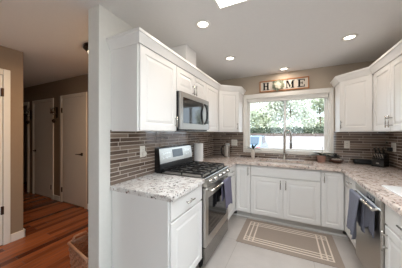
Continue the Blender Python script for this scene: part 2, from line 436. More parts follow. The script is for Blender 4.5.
# ------------------------------------------------------------------ cabinets
def bar_pull(mb, x, z, L, vert, y=-.02):
    """bar handle centred at x,z on a front at y (front faces -y)"""
    h = L/2
    if vert:
        mb.tube([(x, y-.028, z-h), (x, y-.028, z+h)], .006, 8)
        for k in (-1, 1): mb.tube([(x, y, z+k*h*.62), (x, y-.028, z+k*h*.62)], .005, 8)
    else:
        mb.tube([(x-h, y-.028, z), (x+h, y-.028, z)], .006, 8)
        for k in (-1, 1): mb.tube([(x+k*h*.62, y, z), (x+k*h*.62, y-.028, z)], .005, 8)
    return mb
def door_mesh(x0, x1, z0, z1, raised=True, t=.02):
    b = MB()
    if raised:
        s = min(.058, (x1-x0)*.2)
        b.loops(x0, x1, z0, z1, [(0, -.001), (0, -t+.003), (.003, -t), (s, -t), (s+.006, -t+.0075), (s+.015, -t+.0075), (s+.036, -t+.002)])
    else:
        b.loops(x0, x1, z0, z1, [(0, -.001), (0, -t+.003), (.003, -t)])
    return b
def cabinet(label, loc, rotz, w, depth, z0, z1, fronts, base=True, body=None, name=None):
    """fronts: (kind, x0, x1, z0, z1, handle) with handle (x, z, length, vertical) or None; carcass front is local y = 0"""
    r = thing(name or ('base_cabinet' if base else 'wall_cabinet'), label, 'cabinet', (loc[0], loc[1], 0 if base else z0), rotz)
    zz = 0 if base else z0
    b = MB()
    if body: b = body(r)
    else:
        b.box(0, w, 0, depth, z0-zz, z1-zz, .0015)
    part('carcass', b, CAB, r, world=False)
    if base:
        part('toe_kick', MB().box(.001, w-.001, .06, .08, 0, z0-.001), KICK, r, 'pale grey recessed toe kick', world=False)
    for kind, x0, x1, a, c, hd in fronts:
        d = part('drawer' if kind == 'drawer' else ('false_front' if kind == 'false' else 'door'), door_mesh(x0, x1, a-zz, c-zz, kind == 'door'), CAB, r, world=False)
        if hd:
            part('handle', bar_pull(MB(), hd[0], hd[1]-zz, hd[2], hd[3]), CHROME, d, 'satin nickel bar handle', world=False)
    return r
def hollow(w, d):
    def f(r):
        b = MB(); t = .018
        b.box(0, t, 0, d, BZ0, BZ1); b.box(w-t, w, 0, d, BZ0, BZ1); b.box(t, w-t, 0, d, BZ0, BZ0+t); b.box(t, w-t, d-t, d, BZ0+t, BZ1); b.box(t, w-t, 0, t, BZ0+t, BZ1)
        return b
    return f
S0, S1 = -1.87, -1.10                 # range bay
U0, U1 = -1.89, -1.125              # microwave bay
LF = .605                  # range / microwave bay
BZ0, BZ1 = .105, .875
g = .003
# --- base cabinets, left run
w = S0+.0-(-2.425)-.004
cabinet('white base cabinet with panelled end and drawer, left of the range', (LF, -2.425, 0), PI/2, w, .60, BZ0, BZ1,
        [('drawer', .012, w-.006, .715, .862, (w/2, .79, .13, False)), ('door', .012, w-.006, .12, .70, None)])
w = -.612-(S1+.004)
cabinet('white base cabinet between the range and the left corner of the kitchen', (LF, S1+.004, 0), PI/2, w, .60, BZ0, BZ1,
        [('drawer', .006, w-.008, .715, .862, (w/2, .79, .13, False)), ('door', .006, w-.008, .12, .70, (.05, .60, .13, True))])
# --- back run
w = .864-.627
cabinet('narrow white base cabinet left of the sink cabinet', (.627, -.59, 0), 0, w-.002, .575, BZ0, BZ1,
        [('door', .006, w-.005, .12, .862, (w-.035, .775, .13, True))])
w = 1.797-.864
cabinet('wide white sink cabinet with two doors below the window', (.864, -.59, 0), 0, w-.002, .575, BZ0, BZ1,
        [('false', .004, w-.006, .715, .862, None), ('door', .004, w/2-.002, .12, .70, (w/2-.036, .615, .13, True)), ('door', w/2+.002, w-.006, .12, .70, (w/2+.036, .615, .13, True))], body=hollow(w-.002, .575))
w = W-.612-1.797
cabinet('narrow white base cabinet right of the sink cabinet', (1.797, -.59, 0), 0, w-.002, .575, BZ0, BZ1,
        [('door', .006, w-.008, .12, .862, (.035, .775, .13, True))])
# --- right run
DW0, DW1 = -1.10, -1.69
w = .612+DW0*-1-.612-.612+.0
w = -.614-DW0
cabinet('white drawer and door base cabinet between dishwasher and right corner', (W-.59, -.614, 0), -PI/2, w-.003, .585, BZ0, BZ1,
        [('drawer', .008, w-.008, .715, .862, (w/2, .79, .11, False)), ('door', .008, w-.008, .12, .70, (w-.05, .60, .13, True))])
w = .66
cabinet('white base cabinet with drawer nearest the camera, right of the dishwasher', (W-.59, DW1-.004, 0), -PI/2, w, .585, BZ0, BZ1,
        [('drawer', .006, w-.006, .70, .862, (w/2, .785, .16, False)), ('door', .006, w-.006, .12, .685, (.045, .58, .15, True))])
# --- wall cabinets, left run
UZ0, UZ1 = 1.39, 2.11
w = U0-UE
cabinet('tall white wall cabinet with panelled door nearest the hall wall', (.31, UE, 0), PI/2, w-.002, .308, UZ0, UZ1,
        [('door', .012, w-.006, UZ0+.006, UZ1-.016, (w-.03, UZ0+.10, .11, True))], base=False)
w = U1-U0
cabinet('short white two-door wall cabinet above the microwave', (.31, U0, 0), PI/2, w-.002, .308, 1.826, UZ1,
        [('door', .004, w/2-.002, 1.832, UZ1-.016, (w/2-.033, 1.905, .13, True)), ('door', w/2+.002, w-.006, 1.832, UZ1-.016, (w/2+.033, 1.905, .13, True))], base=False)
w = -.612-U1
cabinet('tall white wall cabinet between microwave and left corner', (.31, U1, 0), PI/2, w-.002, .308, UZ0, UZ1,
        [('door', .006, w-.006, UZ0+.006, UZ1-.016, (.035, UZ0+.10, .11, True))], base=False)
def corner_body(pts):
    def f(r):
        b = MB().prism(pts, 'z', UZ0, UZ1); b.xf(r.matrix_basis.inverted()); return b
    return f
w = .404
cabinet('white diagonal corner wall cabinet left of the window', (.318, -.607, 0), PI/4, w, .3, UZ0, UZ1,
        [('door', .012, w-.012, UZ0+.006, UZ1-.016, (w-.045, UZ0+.10, .11, True))], base=False,
        body=corner_body([(.002, -.607), (.318, -.607), (.607, -.318), (.607, -.002), (.002, -.002)]))
cabinet('white diagonal corner wall cabinet right of the window', (W-.607, -.318, 0), -PI/4, w, .3, UZ0, UZ1,
        [('door', .012, w-.012, UZ0+.006, UZ1-.016, (.045, UZ0+.10, .11, True))], base=False,
        body=corner_body([(W-.002, -.002), (W-.607, -.002), (W-.607, -.318), (W-.318, -.607), (W-.002, -.607)]))
w = .83
cabinet('white two-door wall cabinet on the right wall beside the diagonal corner', (W-.31, -.614, 0), -PI/2, w, .308, UZ0, UZ1,
        [('door', .006, w/2-.002, UZ0+.006, UZ1-.016, (w/2-.033, UZ0+.10, .12, True)), ('door', w/2+.002, w-.006, UZ0+.006, UZ1-.016, (w/2+.033, UZ0+.10, .12, True))], base=False)

part('corner_filler', MB().box(.606, .6262, -.611, -.57, BZ0, BZ1), CAB, [o for o in bpy.data.objects if str(o.get('label', '')).startswith('narrow white base cabinet left')][0])
part('corner_filler', MB().box(W-.611, W-.5905, -.6125, -.57, BZ0, BZ1), CAB, [o for o in bpy.data.objects if str(o.get('label', '')).startswith('narrow white base cabinet right')][0])
# toe-kick mouldings, lying in front of the recessed kicks
struct('trim_7', MB().box(.545, W-.545, -.5315, -.5155, .0005, .03, .004), TRIM, label='pale shoe moulding under the sink run')

# ------------------------------------------------------------------ countertops
def slab(xs, ys, keep, z0, z1):
    b = MB(); V = {}
    def vert(i, j):
        if (i, j) not in V: V[i, j] = b.bm.verts.new((xs[i], ys[j], z1))
        return V[i, j]
    fs = []
    for i in range(len(xs)-1):
        for j in range(len(ys)-1):
            if keep((xs[i]+xs[i+1])/2, (ys[j]+ys[j+1])/2):
                fs.append(b.bm.faces.new((vert(i, j), vert(i+1, j), vert(i+1, j+1), vert(i, j+1))))
    r = bmesh.ops.extrude_face_region(b.bm, geom=fs)
    vs_ = [v for v in r['geom'] if isinstance(v, bmesh.types.BMVert)]
    for v in vs_: v.co.z = z0
    bmesh.ops.dissolve_limit(b.bm, angle_limit=.01, verts=b.bm.verts, edges=b.bm.edges)
    es = [e for e in b.bm.edges if len(e.link_faces) == 2 and abs(e.calc_face_angle(0)) > 1 and all(abs(v.co.z-z1) < 1e-4 for v in e.verts)]
    bmesh.ops.bevel(b.bm, geom=es, offset=.004, segments=2, affect='EDGES')
    return b
CT0, CT1 = .8765, .914
o = part('countertop', slab([.001, .648], [-2.445, S0-.002], lambda x, y: True, CT0, CT1), GRAN)
recentre(tag(o, 'short speckled granite countertop left of the range', 'countertop'), (.32, -2.18, CT0))
SX0, SX1, SY0, SY1 = .93, 1.73, -.47, -.15
def keepU(x, y):
    if SX0 < x < SX1 and SY0 < y < SY1: return False
    return x < .648 or x > W-.648 or y > -.648
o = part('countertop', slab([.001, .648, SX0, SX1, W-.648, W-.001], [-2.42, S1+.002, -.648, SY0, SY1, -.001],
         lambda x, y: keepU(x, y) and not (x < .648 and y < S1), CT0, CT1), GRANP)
recentre(tag(o, 'long U-shaped reflection-tinted speckled granite countertop around sink and dishwasher', 'countertop'), (1.33, -.3, CT0))

# sink
sk = thing('kitchen_sink', 'undermount stainless sink set in the counter below the window', 'sink', (1.33, -.31, .70))
b = MB(); z1 = CT0-.001; zb = .74; t = .002
x0, x1, y0, y1 = SX0-.012, SX1+.012, SY0-.012, SY1+.012
b.box(x0, x1, y0, y1, zb-t, zb); b.box(x0, x0+t, y0, y1, zb, z1); b.box(x1-t, x1, y0, y1, zb, z1); b.box(x0+t, x1-t, y0, y0+t, zb, z1); b.box(x0+t, x1-t, y1-t, y1, zb, z1)
part('basin', b, mat('satin sink steel', rgb(214, 208, 202), .45, .9, var=.04), sk)
part('drain', MB().lathe((1.33, -.31, zb), [(.045, .0), (.045, .004), (.035, .003), (.01, .002)], 24), CHROME, sk)
# faucet
fx, fy = 1.335, -.072
fc = thing('faucet', 'tall chrome gooseneck pull-down faucet behind the sink', 'faucet', (fx, fy, CT1))
part('faucet_body', MB().lathe((fx, fy, CT1), [(.028, .0005), (.028, .006), (.021, .012), (.019, .10), (.015, .115)], 20), CHROME, fc)
arc = [(fx, fy, CT1+.11), (fx, fy, CT1+.44)]
R_ = .055
dx, dy = .92, -.40
for k in range(1, 13):
    a = PI - PI*k/12
    arc.append((fx+dx*(R_+R_*math.cos(a)), fy+dy*(R_+R_*math.cos(a)), CT1+.44+R_*1.25*math.sin(a)))
ex, ey = fx+dx*2*R_, fy+dy*2*R_
arc.append((ex, ey, CT1+.335))
part('spout', MB().tube(arc, .016, 12), CHROME, fc)
part('spray_head', MB().lathe((ex, ey, CT1+.195), [(.017, 0), (.020, .01), (.018, .09), (.013, .145)], 16), STEELD, fc, 'darker metal spray head')
part('lever', MB().tube([(fx+.018, fy, CT1+.06), (fx+.045, fy-.01, CT1+.065), (fx+.075, fy-.02, CT1+.10)], .006, 8), CHROME, fc)

# ------------------------------------------------------------------ range
ry0, ry1 = S0+.004, S1-.002
rg = thing('gas_range', 'stainless steel gas range with black grates and raised console', 'range', (.33, (ry0+ry1)/2, 0))
part('body', MB().box(.03, .618, ry0, ry1, .03, .90, .003), BLACK, rg, 'black range side panels')
part('cooktop', MB().box(.03, .655, ry0, ry1, .9005, .918, .004), STEELD, rg)
part('burner_well', MB().box(.10, .60, ry0+.03, ry1-.03, .9182, .921), mat('satin cooktop steel', rgb(206, 203, 198), .5, .8, var=.03), rg)
part('console', MB().prism([(.011, .9185), (.098, .9185), (.088, 1.0), (.062, 1.196), (.052, 1.2), (.011, 1.2)], 'y', ry0, ry1), BLACK, rg, 'black raised rear console')
# console's sloping steel face
def face_slab(mb, y0, y1, s0, s1, t0, t1):
    """slab on the sloping console face; s along the slope from z=1.02 (0) to z=1.19 (1), t out of the face"""
    A = Vector((.0855, 1.018)); B = Vector((.0633, 1.188)); d = B-A; n = Vector((d.y, -d.x)).normalized()
    pts = [A+d*s0+n*t0, A+d*s1+n*t0, A+d*s1+n*t1, A+d*s0+n*t1]
    return mb.prism([(p.x, p.y) for p in pts], 'y', y0, y1)
part('console_face', face_slab(MB(), ry0+.004, ry1-.004, .0, 1.0, .0003, .008), STEEL, rg, 'brushed steel console face')
part('display', face_slab(MB(), ry0+.26, ry0+.50, .28, .86, .0083, .010), DISP, rg, 'blue grey clock display')
for k in range(3):
    for j in range(2):
        for o_ in (.06, .55): part('touch_key', face_slab(MB(), ry0+o_+k*.055, ry0+o_+.035+k*.055, .3+j*.3, .42+j*.3, .0083, .0092), CHROME, rg)
# burners and grates
secs = [(ry0+.035, ry0+.255), (ry0+.265, ry0+.487), (ry0+.497, ry1-.035)]
for k, (a, c) in enumerate(secs):
    m_ = (a+c)/2
    for bx in ((.22, .48) if k != 1 else (.35,)):
        bu = part('burner', MB().lathe((bx, m_, .9212), [(.05, 0), (.05, .008), (.04, .012), (.03, .012)], 20), STEELD, rg)
        part('burner_cap', MB().lathe((bx, m_, .9335), [(.036, 0), (.038, .005), (.03, .009), (.005, .010)], 20), IRON, bu)
    gb = MB(); q = .007; z0, z1 = .940, .956
    xa, xb = .115, .60
    for yy in (a, c): gb.box(xa, xb, yy-q, yy+q, z0, z1, .002)
    for xx in (xa, xb): gb.box(xx-q, xx+q, a, c, z0, z1, .002)
    gb.box(xa, xb, m_-q, m_+q, z0, z1, .002)
    for xx in (.22, .355, .48): gb.box(xx-q, xx+q, a, c, z0, z1, .002)
    for xx in (xa, xb, .355):
        for yy in (a, c): gb.box(xx-q, xx+q, yy-q, yy+q, .9215, z0, 0)
    part('grate', gb, IRON, rg)
# slanted knob panel
part('knob_panel', MB().prism([(.619, .828), (.668, .828), (.674, .84), (.656, .899), (.619, .899)], 'y', ry0, ry1), STEEL, rg)
kn = Vector((.956, 0, .292)).normalized()
for k in range(5):
    yy = ry0+.09+k*(ry1-ry0-.18)/4
    c = Vector((.6655, yy, .869))
    M = kn.to_track_quat('Z', 'Y').to_matrix()
    kb = part('knob', MB().lathe(c, [(.021, .0005), (.021, .006), (.0165, .009), (.0155, .030), (.012, .034)], 18, M=M), CHROME, rg)
    part('knob_skirt', MB().lathe(c+kn*.0345, [(.012, 0), (.012, .002), (.004, .002)], 14, M=M), BLACK, kb)
# oven door
yA, yB = ry0+.004, ry1-.004
b = MB(); dz0, dz1 = .215, .815; wz0, wz1 = .30, .70; wy0, wy1 = yA+.075, yB-.075
b.box(.62, .655, yA, wy0, dz0, dz1, .003); b.box(.62, .655, wy1, yB, dz0, dz1, .003); b.box(.62, .655, wy0, wy1, dz0, wz0, .002); b.box(.62, .655, wy0, wy1, wz1, dz1, .002)
od = part('oven_door', b, STEEL, rg)
part('door_glass', MB().box(.63, .651, wy0+.0005, wy1-.0005, wz0+.0005, wz1-.0005), DGLASS, od, 'dark oven window')
OHX, OHZ = .703, .785
b = MB().tube([(OHX, yA+.03, OHZ), (OHX, yB-.03, OHZ)], .0125, 12)
for yy in (yA+.06, yB-.06): b.box(.6555, OHX, yy-.011, yy+.011, OHZ-.009, OHZ+.009, .003)
part('oven_handle', b, CHROME, od)
part('storage_drawer', MB().box(.62, .651, yA, yB, .035, .206, .004), STEELD, rg)
part('foot_panel', MB().box(.58, .60, yA, yB, .001, .0295), BLACK, rg)

# cloths
def drape(y0, y1, x_bar, z_bar, r, zf, zb, nf, amp, ph, out=1, taper=.0, n=26):
    """cloth over a bar along y; 'out' is +1 when the front of the bar faces +x"""
    b = MB(); prof = []
    m = 12
    for k in range(m): prof.append((-r, zb+(z_bar-zb)*k/m, 1-k/m))
    for k in range(7): a = PI-PI*k/6; prof.append((r*math.cos(a), z_bar+r*math.sin(a), 0))
    for k in range(1, m+5): prof.append((r, z_bar+(zf-z_bar)*k/(m+4), k/(m+4)))
    rows = []
    for (px, pz, hang) in prof:
        row = []
        for j in range(n+1):
            u = j/n; yc = (y0+y1)/2
            yy = yc+(y0-yc+(y1-y0)*u)*(1-taper*hang)
            fold = amp*hang*(math.sin(2*PI*nf*u+ph)+.4*math.sin(2*PI*nf*2.3*u+ph*2))
            xx = px + (abs(fold)+.2*fold if px > 0 else -abs(fold)*.25)
            row.append(b.bm.verts.new((x_bar+out*xx, yy, pz-hang*.012*math.sin(2*PI*nf*.5*u+ph))))
        rows.append(row)
    for A, B in zip(rows, rows[1:]):
        for j in range(n): f = b.bm.faces.new((A[j], A[j+1], B[j+1], B[j])); f.smooth = True
    return b
def cloth(name, b, m, label, cat, base):
    o = part(name, b, m); tag(o, label, cat); recentre(o, base)
    md = o.modifiers.new('thickness', 'SOLIDIFY'); md.thickness = .0035; md.offset = 1 if False else 0
    return o
cloth('hand_towel', drape(-1.47, -1.20, OHX, OHZ, .0165, .47, .56, 2.2, .016, .6, 1, .12), LILAC, 'lilac grey towel hanging on the oven door handle', 'towel', (OHX, -1.31, .47))

# ------------------------------------------------------------------ microwave
my0, my1 = U0+.004, U1-.002
mw = thing('microwave', 'stainless over-the-range microwave with black arched handle', 'microwave', (.2, (my0+my1)/2, 1.405))
part('housing', MB().box(.012, .350, my0, my1, 1.41, 1.823, .003), BLACK, mw, 'black housing')
part('underside', MB().box(.02, .345, my0+.01, my1-.01, 1.400, 1.4095), BLACK, mw, 'black vented underside')
b = MB(); a0, a1 = my0, my1; z0, z1 = 1.415, 1.823; v0, v1 = my0+.055, my1-.20; q0, q1 = 1.485, 1.765
b.box(.351, .375, a0, v0, z0, z1, .003); b.box(.351, .375, v1, a1, z0, z1, .003); b.box(.351, .375, v0, v1, z0, q0, .003); b.box(.351, .375, v0, v1, q1, z1, .003)
md_ = part('microwave_door', b, mat('satin microwave steel', rgb(168, 164, 159), .38, .9, var=.04, scale=4, stretch=(1, 1, 90)), mw)
part('door_glass', MB().box(.353, .3735, v0+.0005, v1-.0005, q0+.0005, q1-.0005), DGLASS, md_, 'black glass window')
hp = []
for k in range(13):
    t = k/12; hp.append((0.377+.042*math.sin(PI*t)**.7, my1-.155, 1.49+.27*t))
part('door_handle', MB().tube(hp, .012, 10), BLACK, md_, 'black arched handle')
part('control_panel', MB().box(.3753, .3775, my1-.10, my1-.02, 1.50, 1.76, .0008), DISP, mw, 'dark control strip')

# ------------------------------------------------------------------ dishwasher
dw = thing('dishwasher', 'stainless steel dishwasher built in under the right counter', 'dishwasher', (2.3, (DW0+DW1)/2, 0))
a0, a1 = DW1+.002, DW0-.002
part('tub', MB().box(2.075, W-.01, a0, a1, .10, .87), BLACK, dw)
part('door_panel', MB().box(2.038, 2.0745, a0, a1, .115, .785, .004), STEEL, dw)
cp = part('control_strip', MB().box(2.036, 2.0745, a0, a1, .787, .862, .004), STEEL, dw)
part('top_edge', MB().box(2.036, 2.0745, a0, a1, .8625, .872), BLACK, dw, 'black top edge')
part('display', MB().box(2.0345, 2.0358, a0+.10, a0+.27, .80, .85), DISP, cp, 'dark button display')
for k in range(4): part('button', MB().box(2.0335, 2.0344, a0+.12+k*.035, a0+.14+k*.035, .815, .835), CHROME, cp)
part('toe_panel', MB().box(2.12, 2.14, a0, a1, .001, .099), BLACK, dw, 'black recessed toe panel')
HX, HZ = 1.997, .775
b = MB().tube([(HX, a0+.02, HZ), (HX, a1-.02, HZ)], .0125, 12)
for yy in (a0+.045, a1-.045): b.box(HX, 2.0378, yy-.012, yy+.012, HZ-.009, HZ+.009, .003)
part('door_handle', b, CHROME, dw)
cloth('dish_towel', drape(-1.42, -1.13, HX, HZ, .0165, .40, .48, 1.7, .034, 1.1, -1, .10), SLATE, 'slate grey towel over the far end of the dishwasher handle', 'towel', (HX, -1.27, .37))
def hang(y0, y1, x, zt, zb_, nf, amp, ph, n=26):
    """a cloth tucked behind the bar and hanging straight down"""
    b = MB(); rows = []
    m = 14
    for k in range(m+1):
        t = k/m; row = []
        for j in range(n+1):
            u = j/n
            row.append(b.bm.verts.new((x-amp*(.35+.65*t)*(math.sin(2*PI*nf*u+ph)*.5+.5), y0+(y1-y0)*u, zt+(zb_-zt)*t-.02*t*math.sin(2*PI*u*1.2+ph))))
        rows.append(row)
    for A, B in zip(rows, rows[1:]):
        for j in range(n): f = b.bm.faces.new((A[j], A[j+1], B[j+1], B[j])); f.smooth = True
    return b
cloth('dish_towel', hang(-1.635, -1.425, 2.022, HZ+.012, .55, 3.0, .010, .4), CHAR, 'charcoal towel tucked behind the near end of the dishwasher handle', 'towel', (2.02, -1.53, .55))

# ------------------------------------------------------------------ rug
rx0, rx1, r0, r1 = .80, 1.925, -1.255, -.575
rt = .007
b = MB().box(rx0, rx1, r0, r1, .0005, rt, .002)
def line(x0, x1, y0, y1): b.box(x0, x1, y0, y1, rt-.001, rt+.0006, 0, 1)
lw_ = .017
def rect(i, j):
    line(rx0+i, rx1-i, r0+j, r0+j+lw_); line(rx0+i, rx1-i, r1-j-lw_, r1-j)
    line(rx0+i, rx0+i+lw_, r0+j+lw_, r1-j-lw_); line(rx1-i-lw_, rx1-i, r0+j+lw_, r1-j-lw_)
rect(.075, .07)
# inner lattice lines run through to the outer rectangle
for i in (.13, .185):
    line(rx0+i, rx0+i+lw_, r0+.083, r1-.083); line(rx1-i-lw_, rx1-i, r0+.083, r1-.083)
for j in (.115, .16):
    line(rx0+.088, rx1-.088, r0+j, r0+j+lw_); line(rx0+.088, rx1-.088, r1-j-lw_, r1-j)
o = part('rug', b, [RUGM, RUGL]); recentre(tag(o, 'taupe woven rug with cream double border in front of the sink', 'rug'), (1.36, -.91, 0))

# ------------------------------------------------------------------ outlets
def outlet(label, p, axis, gangs=1, plug=None, hh=.118):
    """p: centre on the wall tile; axis 'x+' faces +x, 'x-' faces -x, 'y-' faces -y"""
    rot = {'y-': 0, 'x+': PI/2, 'x-': -PI/2}[axis]
    r = thing('wall_outlet', label, 'outlet', p, rot)
    w = .072 if gangs == 1 else .118
    part('cover_plate', MB().box(-w/2, w/2, -.006, -.0005, -hh/2, hh/2, .002), PLATE, r, world=False)
    for q in range(gangs):
        cx = 0 if gangs == 1 else (q-.5)*.046
        s_ = part('socket', MB().box(cx-.017, cx+.017, -.0085, -.0062, -.034, .034, .001), PLATE, r, world=False)
        for zz in (-.02, .016):
            for xx in (cx-.0065, cx+.0065): part('socket_slot', MB().box(xx-.0015, xx+.0015, -.0092, -.0086, zz-.004, zz+.005), SLOT, s_, 'dark slot', world=False)
    return r
outlet('white wall outlet above the granite counter left of the range', (.0085, -2.06, 1.179), 'x+')
b = MB().lathe((.0185, -2.055, 1.155), [(.017, 0), (.027, .004), (.028, .02), (.02, .03), (.004, .033)], 20, M=Matrix.Rotation(PI/2, 3, 'Y'))
o = part('air_freshener', b, PLATE); recentre(tag(o, 'round white plug-in freshener in the left wall outlet', 'air freshener'), (.0185, -2.055, 1.155))
outlet('white double wall outlet in the tile left of the window', (.438, -.0085, 1.182), 'y-', 2)
outlet('white wall outlet in the tile right of the window', (2.214, -.0085, 1.194), 'y-')
outlet('white wall outlet with a black adapter beside the knives', (W-.0085, -.25, 1.185), 'x-', 2)
o = part('power_adapter', MB().box(W-.062, W-.0185, -.25, -.205, 1.13, 1.18, .004), BLACK)
recentre(tag(o, 'black power adapter plugged in behind the knife block', 'adapter'), (W-.04, -.25, 1.135))

# ------------------------------------------------------------------ paper towel
px, py = .11, -.93
h_ = thing('paper_towel_holder', 'metal upright holder under the white paper towel roll', 'holder', (px, py, CT1))
part('base', MB().lathe((px, py, CT1), [(.078, .0005), (.078, .008), (.07, .012), (.012, .013)], 28), CHROME, h_)
part('rod', MB().cyl((px, py, CT1+.013), (px, py, CT1+.315), .007, 12), CHROME, h_)
part('finial', MB().ball((px, py, CT1+.325), .016, 2), CHROME, h_)
b = MB().lathe((px, py, CT1+.0135), [(.022, 0), (.073, 0), (.075, .003), (.075, .277), (.073, .28), (.022, .28), (.022, 0)], 36)
o = part('paper_towel_roll', b, PAPER); recentre(tag(o, 'white paper towel roll standing right of the range', 'paper towel'), (px, py, CT1+.0135))

# ------------------------------------------------------------------ coffee press
cx, cy = .35, -.20
cpz = CT1
cp_ = thing('coffee_press', 'chrome coffee press with black handle on the back counter corner', 'coffee press', (cx, cy, cpz))
b = MB().lathe((cx, cy, cpz+.0005), [(.062, 0), (.062, .012), (.055, .016), (.052, .02)], 28)
b.lathe((cx, cy, cpz+.215), [(.0555, 0), (.0575, .002), (.0575, .018), (.0555, .02), (.0553, 0)], 28)
for k in range(4):
    a = PI/4+k*PI/2
    b.box(cx+.0545*math.cos(a)-.006, cx+.0545*math.cos(a)+.006, cy+.0545*math.sin(a)-.006, cy+.0545*math.sin(a)+.006, cpz+.012, cpz+.22)
part('frame', b, CHROME, cp_)
part('carafe', MB().lathe((cx, cy, cpz+.022), [(.0465, 0), (.0475, .004), (.0475, .215), (.049, .22), (.0465, .22), (.0455, .01), (.03, .004)], 28), mat('satin press steel', rgb(214, 211, 206), .34, .85, var=.03), cp_)
part('lid', MB().lathe((cx, cy, cpz+.2425), [(.053, 0), (.055, .006), (.05, .022), (.02, .032), (.006, .033)], 28), CHROME, cp_)
part('plunger_knob', MB().ball((cx, cy, cpz+.292), .014, 2), BLACK, cp_, 'black plunger knob')
hx = -.83; hy = -.55
part('handle', MB().tube([(cx+hx*.055, cy+hy*.055, cpz+.215), (cx+hx*.10, cy+hy*.10, cpz+.21), (cx+hx*.112, cy+hy*.112, cpz+.16), (cx+hx*.10, cy+hy*.10, cpz+.06), (cx+hx*.055, cy+hy*.055, cpz+.03)], .012, 10), BLACK, cp_, 'black curved handle')

# ------------------------------------------------------------------ plants by the window
vx, vy = .815, -.115
pl = thing('potted_plant', 'small leafy plant in a slim cream vase left of the sink', 'plant', (vx, vy, CT1))
part('vase', MB().lathe((vx, vy, CT1+.0005), [(.024, 0), (.028, .004), (.037, .08), (.033, .135), (.028, .15), (.031, .158), (.026, .158), (.024, .135)], 28), CERAM, pl)
b = MB()
for k in range(8):
    a = k*2.4+.5; el = random.uniform(.3, .8)
    d = Vector((math.cos(a)*math.cos(el), math.sin(a)*math.cos(el)*.3, math.sin(el)))
    b.leaf((vx+.008*math.cos(a), vy+.006*math.sin(a), CT1+.152), d, (0, 0, 1), random.uniform(.12, .16), .045, bend=.5)
part('leaf', b, LEAF, pl, 'dark green arching leaves')['kind'] = 'stuff'
qx, qy = 1.868, -.105
pl = thing('potted_plant', 'dark-leaved orchid plant in a dusty pink clay pot right of the sink', 'plant', (qx, qy, CT1))
part('pot', MB().lathe((qx, qy, CT1+.0005), [(.046, 0), (.05, .003), (.06, .085), (.063, .086), (.063, .104), (.055, .104), (.053, .086)], 32), TERRA, pl)
part('soil', MB().lathe((qx, qy, CT1+.0875), [(.052, 0), (.05, .006), (.01, .008)], 24), SOIL, pl, 'dark soil')
b = MB()
for k in range(9):
    a = k*2.4+.2; el = random.uniform(.25, .7)
    d = Vector((math.cos(a)*math.cos(el), math.sin(a)*math.cos(el)*.4, math.sin(el)))
    b.leaf((qx+.015*math.cos(a), qy+.01*math.sin(a), CT1+.096), d, (0, 0, 1), random.uniform(.14, .19), .06, bend=.6)
part('leaf', b, LEAF, pl, 'broad dark green leaves')['kind'] = 'stuff'
part('flower_stem', MB().tube([(qx, qy, CT1+.09), (qx+.012, qy, CT1+.17), (qx+.015, qy, CT1+.24)], .003, 6), LEAF, pl)
bx_, by_ = 2.06, -.125
bo = thing('bowl', 'dark carved wooden bowl of pale pebbles right of the pink pot', 'bowl', (bx_, by_, CT1))
part('bowl_shell', MB().lathe((bx_, by_, CT1+.0005), [(.045, 0), (.05, .004), (.082, .036), (.09, .056), (.086, .056), (.077, .038), (.045, .012), (.01, .010)], 32), BOWLM, bo)
b = MB()
random.seed(3)
for k in range(26):
    a = random.uniform(0, 2*PI); rr = .062*math.sqrt(random.random())
    b.ball((bx_+rr*math.cos(a), by_+rr*math.sin(a), CT1+.050+.02*(1-rr/.062)+random.uniform(0, .006)), random.uniform(.012, .018), 1, (1, 1, .7))
o = part('pebble', b, PEBB); o['kind'] = 'stuff'; recentre(tag(o, 'pale pebbles heaped in the dark bowl', 'pebbles'), (bx_, by_, CT1+.03))
sx_, sy_ = bx_-.008, by_
su = thing('succulent', 'small dark succulent rosette set in the pebble bowl', 'plant', (sx_, sy_, CT1+.076))
b = MB()
for ring in range(3):
    for k in range(9-ring*2):
        a = k*2*PI/(9-ring*2)+ring*.4; el = .35+ring*.4
        b.leaf((sx_, sy_, CT1+.076+ring*.012), (math.cos(a)*math.cos(el), math.sin(a)*math.cos(el), math.sin(el)), (0, 0, 1), .08-.012*ring, .026, bend=.1)
part('leaf', b, mat('dark succulent leaf', rgb(46, 44, 38), .5, var=.2), su)['kind'] = 'stuff'
part('stem', MB().cyl((sx_, sy_, CT1+.066), (sx_, sy_, CT1+.095), .006, 8), LEAF, su)

